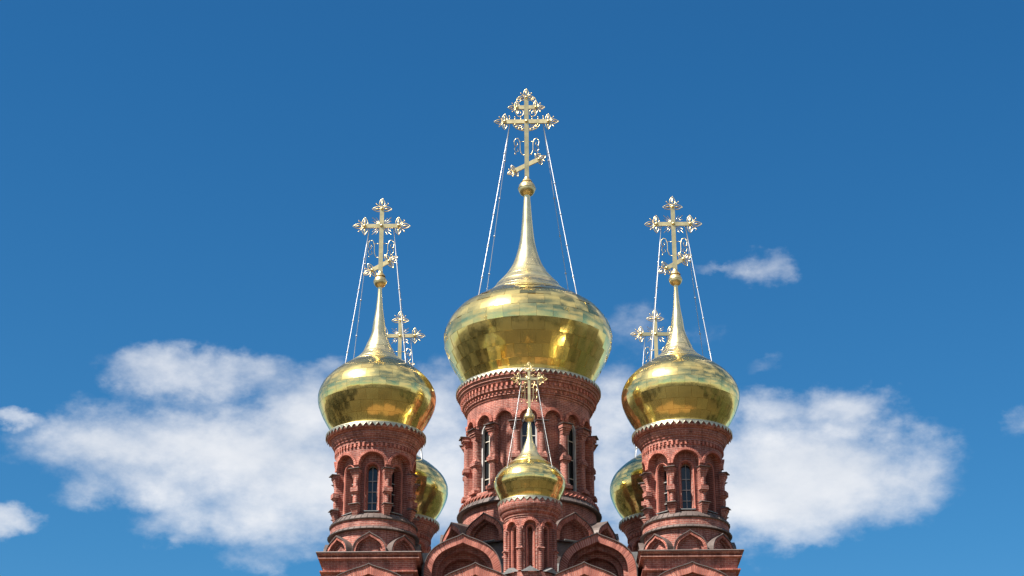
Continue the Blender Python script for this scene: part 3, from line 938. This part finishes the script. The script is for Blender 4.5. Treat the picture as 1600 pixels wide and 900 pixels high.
dentils(ct, 3.31, 34.06, 34.22, 80, .10, .09)

# ------------------------------------------------------------------ corner towers
def corner_tower(name, label, loc):
    t = thing(name, label, 'tower', loc, 'four round corner towers of red brick')
    square_prof(MB(), [(1.7, 24.12), (2.28, 24.12), (2.30, 24.08), (2.26, 24.06)]).obj('block_roof', M_ZINC, t)
    square_prof(MB(), [(2.26, 24.06), (2.25, 24.02), (2.12, 23.92), (2.20, 23.90), (2.20, 23.83), (2.04, 23.77), (1.98, 23.34), (2.12, 23.31), (2.12, 23.25), (1.93, 23.20), (1.93, 22.55), (2.09, 22.50), (2.09, 22.42), (1.98, 22.38), (1.98, 0)]).obj('block_wall', M_BRICK, t)
    p = make_gable(t, 'keel_gable', .02, -2.26, 1.92, 1.62, 21.93, 21.2, .36, .30, .30, fat=.70, cap_over=.06)
    MB().lathe([(1.88, 24.1), (1.88, 25.3)], 56).obj('lower_wall', M_BRICK, t, 'cyl', 1.88)
    k = make_gable(t, 'kokoshnik', 0, -2.10, .72, .93, 24.09, 24.08, .12, .32, .44, fat=.68, pitch=.09, cap_over=.05)
    rot_copies(k, 8)
    MB().lathe_flat([(1.88, 25.22), (2.04, 25.22), (2.06, 25.25), (1.94, 25.38)], 72).obj('ledge_roof', M_ZINC, t)
    seams(t, 1.94, 25.375, 2.055, 25.255, 44)
    MB().lathe_flat([(1.94, 25.37), (1.94, 25.58), (1.90, 25.60), (1.92, 25.72)], 72).obj('ledge_fascia', M_BRICK, t, 'cyl', 1.93)
    MB().lathe_flat([(1.92, 25.70), (1.97, 25.70), (1.99, 25.74), (1.76, 26.0)], 72).obj('ledge_roof', M_ZINC, t)
    seams(t, 1.78, 25.98, 1.985, 25.75, 44)
    w = dict(hw=.26, sill=26.2, spring=28.10, depth=.44)
    arcade(t, 1.78, 8, 25.95, 29.2, .60, 28.24, .28, .09, w, 1)
    window_parts(t, 8, 1.50, w, None, M_MUNTIN, (26.65, 27.15, 27.65), .40, .325)
    column_parts(t, 8, 1.78, [(27.15, 27.75, .095), (26.45, 27.0, .095)],
                 [(27.88, .44, .26, 28.02, .44, .26), (27.52, .20, .12, 27.88, .42, .24),
                  (27.18, .30, .18, 27.26, .20, .13), (26.98, .38, .27, 27.18, .38, .27), (26.86, .22, .15, 26.98, .36, .25),
                  (26.28, .40, .27, 26.38, .40, .27), (25.90, .24, .10, 26.28, .38, .25)],
                 [(28.02, .52, .32, .025, .06), (26.38, .46, .31, .02, .14)], pi / 8)
    MB().lathe_flat([(1.78, 29.17), (1.81, 29.18), (1.81, 29.26), (1.85, 29.27), (1.85, 29.40), (1.90, 29.42), (1.90, 29.50), (1.94, 29.52), (1.99, 29.60), (2.01, 29.70), (2.05, 29.72), (2.05, 29.80), (2.13, 29.84), (2.20, 29.88), (2.24, 29.94), (2.24, 30.08), (1.8, 30.1)], 96).obj('cornice', M_BRICK, t, 'cyl', 1.95)
    dentils(t, 1.81, 29.10, 29.26, 56, .09, .05)
    return t
T0 = corner_tower('corner_tower', 'front left corner tower of red brick, on a square block with stepped edges', (-7, 0, 0))
index_kids()
copy_tree(T0, (7, 0, 0), 'front right corner tower of red brick, on a square block with stepped edges')
copy_tree(T0, (-7, 14, 0), 'rear left corner tower, mostly hidden behind the front left tower')
copy_tree(T0, (7, 14, 0), 'rear right corner tower, mostly hidden behind the front right tower')

# ------------------------------------------------------------------ small front tower
st = thing('small_front_tower', 'slender small brick tower with narrow blind slots, in front of the central tower', 'tower', (.02, -1.6, 0))
arcade(st, 1.10, 8, 23.0, 25.6, .27, 25.10, .15, .11, None, 1, dict(hw=.10, sill=23.25, spring=25.02, depth=.42))
m_ = MB()
P_ = resample(round_arch(.175, 25.02, 12, 23.2), 36)
m_.tube([(x, -.96, z) for x, z in P_], .032, 6); m_.bend(.95)
me_ = m_.mesh('roll_moulding', M_VOUS)
for k in range(8): link('roll_moulding', me_, st, rz=pi / 4 * k)
cm_ = MB()
n_ = 26; prof_ = []
for i in range(n_):
    z = 23.1 + i * .076
    prof_ += [(.082, z), (.100, z + .022), (.100, z + .052), (.082, z + .074)]
cm_.lathe(prof_, 12, True, cx=0, cy=-1.16)
cm_.frustum(24.98, .30, .14, 25.12, .24, .12, -1.05); cm_.frustum(24.88, .2, .09, 24.98, .28, .13, -1.05)
cm_.frustum(24.10, .32, .24, 24.2, .22, .15, -1.05); cm_.frustum(23.98, .2, .13, 24.10, .32, .24, -1.05)
cme_ = cm_.mesh('column', M_BRICK)
for k in range(8): link('column', cme_, st, rz=pi / 8 + pi / 4 * k)
MB().lathe_flat([(1.10, 25.50), (1.13, 25.51), (1.13, 25.58), (1.17, 25.60), (1.17, 25.68), (1.22, 25.71), (1.27, 25.80), (1.27, 25.87), (1.33, 25.90), (1.37, 25.98), (1.40, 26.06), (1.40, 26.3), (1.0, 26.32)], 64).obj('cornice', M_BRICK, st, 'cyl', 1.2)
for k in range(8):
    pass
q_ = MB(); q_.add([(-.42, -1.36, 23.02), (.42, -1.36, 23.02), (0, -1.36, 23.24), (-.42, -1.05, 23.10), (.42, -1.05, 23.10), (0, -1.05, 23.34)],
                  [(0, 1, 2), (0, 2, 5, 3), (2, 1, 4, 5)])
qe_ = q_.mesh('gablet_roof', M_ZINC2)
for k in range(8): link('gablet_roof', qe_, st, rz=pi / 4 * k)
MB().lathe_flat([(1.34, 20.5), (1.34, 23.03), (1.0, 23.06)], 8).rotz(pi / 8).obj('base_wall', M_BRICK, st)

# ------------------------------------------------------------------ domes
C_PROF = [(3.02, 34.9), (3.12, 35.1), (3.251, 35.325), (3.491, 35.739), (3.721, 36.153), (3.936, 36.567), (4.119, 36.981), (4.238, 37.395), (4.257, 37.809), (4.162, 38.223), (3.95, 38.637), (3.606, 39.051), (3.033, 39.465), (2.401, 39.879), (1.888, 40.293), (1.577, 40.707), (1.22, 41.121), (0.938, 41.535), (0.734, 41.949), (0.585, 42.363), (0.473, 42.777), (0.392, 43.191), (0.338, 43.605), (0.297, 44.019), (0.261, 44.433), (0.23, 44.847), (0.2, 45.261), (0.168, 45.675), (0.165, 45.86)]
S_PROF = [(1.97, 30.18), (2.05, 30.34), (2.137, 30.508), (2.312, 30.789), (2.464, 31.071), (2.59, 31.352), (2.683, 31.634), (2.723, 31.916), (2.696, 32.197), (2.592, 32.479), (2.419, 32.761), (2.154, 33.042), (1.834, 33.324), (1.435, 33.606), (1.062, 33.887), (0.788, 34.169), (0.642, 34.451), (0.532, 34.732), (0.414, 35.014), (0.332, 35.296), (0.297, 35.577), (0.262, 35.859), (0.216, 36.14), (0.176, 36.422), (0.146, 36.704), (0.121, 36.985), (0.101, 37.267), (0.091, 37.549), (0.09, 37.62)]
K_PROF = [(1.23, 26.42), (1.28, 26.51), (1.339, 26.609), (1.399, 26.749), (1.466, 26.889), (1.532, 27.03), (1.577, 27.17), (1.596, 27.31), (1.575, 27.451), (1.522, 27.591), (1.445, 27.731), (1.331, 27.872), (1.175, 28.012), (1.006, 28.152), (0.844, 28.293), (0.677, 28.433), (0.54, 28.573), (0.433, 28.714), (0.357, 28.854), (0.305, 28.995), (0.254, 29.135), (0.197, 29.275), (0.146, 29.416), (0.121, 29.556), (0.113, 29.696), (0.106, 29.837), (0.095, 29.977), (0.075, 30.117), (0.07, 30.26)]
def shift(P, dz): return [(r, z - dz) for r, z in P]
def dome(name, label, loc, prof, zb, skirt, **kw):
    t = thing(name, label, 'dome', (loc[0], loc[1], zb), 'gilded onion domes')
    kw['ball_z'] -= zb
    make_dome(t, shift(prof, zb), **kw)
    a = skirt; make_skirt(t, a[0], a[1] - zb, a[2], a[3] - zb, a[4], a[5])
    return t
dome('onion_dome', 'largest gilded onion dome, panelled, on the tall central tower', (0, 7), C_PROF, 34.6, (3.04, 34.92, 3.62, 34.82, 84, .17),
     ncol=32, nrow=9, r_split=2.45, r_spire=.72, ball_z=46.27, ball_r=.45, jit=1.15, flat=.28)
D0 = dome('onion_dome', 'gilded onion dome on the front left corner tower', (-7, 0), S_PROF, 30.0, (1.98, 30.20, 2.287, 30.12, 52, .17),
     ncol=28, nrow=8, r_split=1.45, r_spire=.50, ball_z=37.90, ball_r=.31, jit=.32, flat=.0, lap=.003, nring=4)
index_kids()
copy_tree(D0, (7, 0, 30.0), 'gilded onion dome on the front right corner tower')
copy_tree(D0, (-7, 14, 30.0), 'gilded onion dome at rear left, partly behind the front left tower')
copy_tree(D0, (7, 14, 30.0), 'gilded onion dome at rear right, partly behind the front right tower')
dome('onion_dome', 'smallest gilded onion dome, low in front of the central tower', (.02, -1.6), K_PROF, 26.25, (1.23, 26.44, 1.42, 26.39, 32, .15),
     ncol=24, nrow=6, r_split=.95, r_spire=.42, ball_z=30.48, ball_r=.246, jit=.2, flat=.0, lap=.003, nring=2)

# ------------------------------------------------------------------ crosses
def cross(label, loc, zb): return thing('orthodox_cross', label, 'cross', (loc[0], loc[1], zb), 'gilded crosses on the domes')
c = cross('largest gilded cross, with two crossbars and lacy scrolls, topping the biggest dome', (0, 7), 46.27)
make_cross(c, 0, .45, .23, 4.01, 1.16, 5.45, .92, slant=(1.40, .72, .72, radians(28)), second=(4.87, .50, .80), lyre=(2.05, 3.02, .62), rays=False, apron=True, th=.05)
stays(c, 3.9, .88, 3.48, 39.05 - 46.27, .021, 5)
X0 = cross('gilded cross with slanted footrest above the front left dome', (-7, 0), 37.90)
make_cross(X0, 0, .31, .20, 2.93, .81, 3.84, .92, slant=(.84, .46, .78, radians(30)), lyre=(1.30, 2.2, .58), th=.042)
stays(X0, 2.83, .58, 2.02, 32.83 - 37.90, .018, 4)
index_kids()
copy_tree(X0, (7, 0, 37.90), 'gilded cross with slanted footrest above the front right dome')
copy_tree(X0, (-7, 14, 37.90), 'farther gilded cross, seen just right of the front left spire')
copy_tree(X0, (7, 14, 37.90), 'farther gilded cross, seen just left of the front right spire')
c = cross('smallest gilded cross, in front of the central tower and its dome', (.02, -1.6), 30.48)
make_cross(c, 0, .246, .12, 1.84, .47, 2.30, .60, lyre=(.75, 1.62, .34), th=.035)
stays(c, 1.78, .34, 1.40, 27.78 - 30.48, .012, 3)
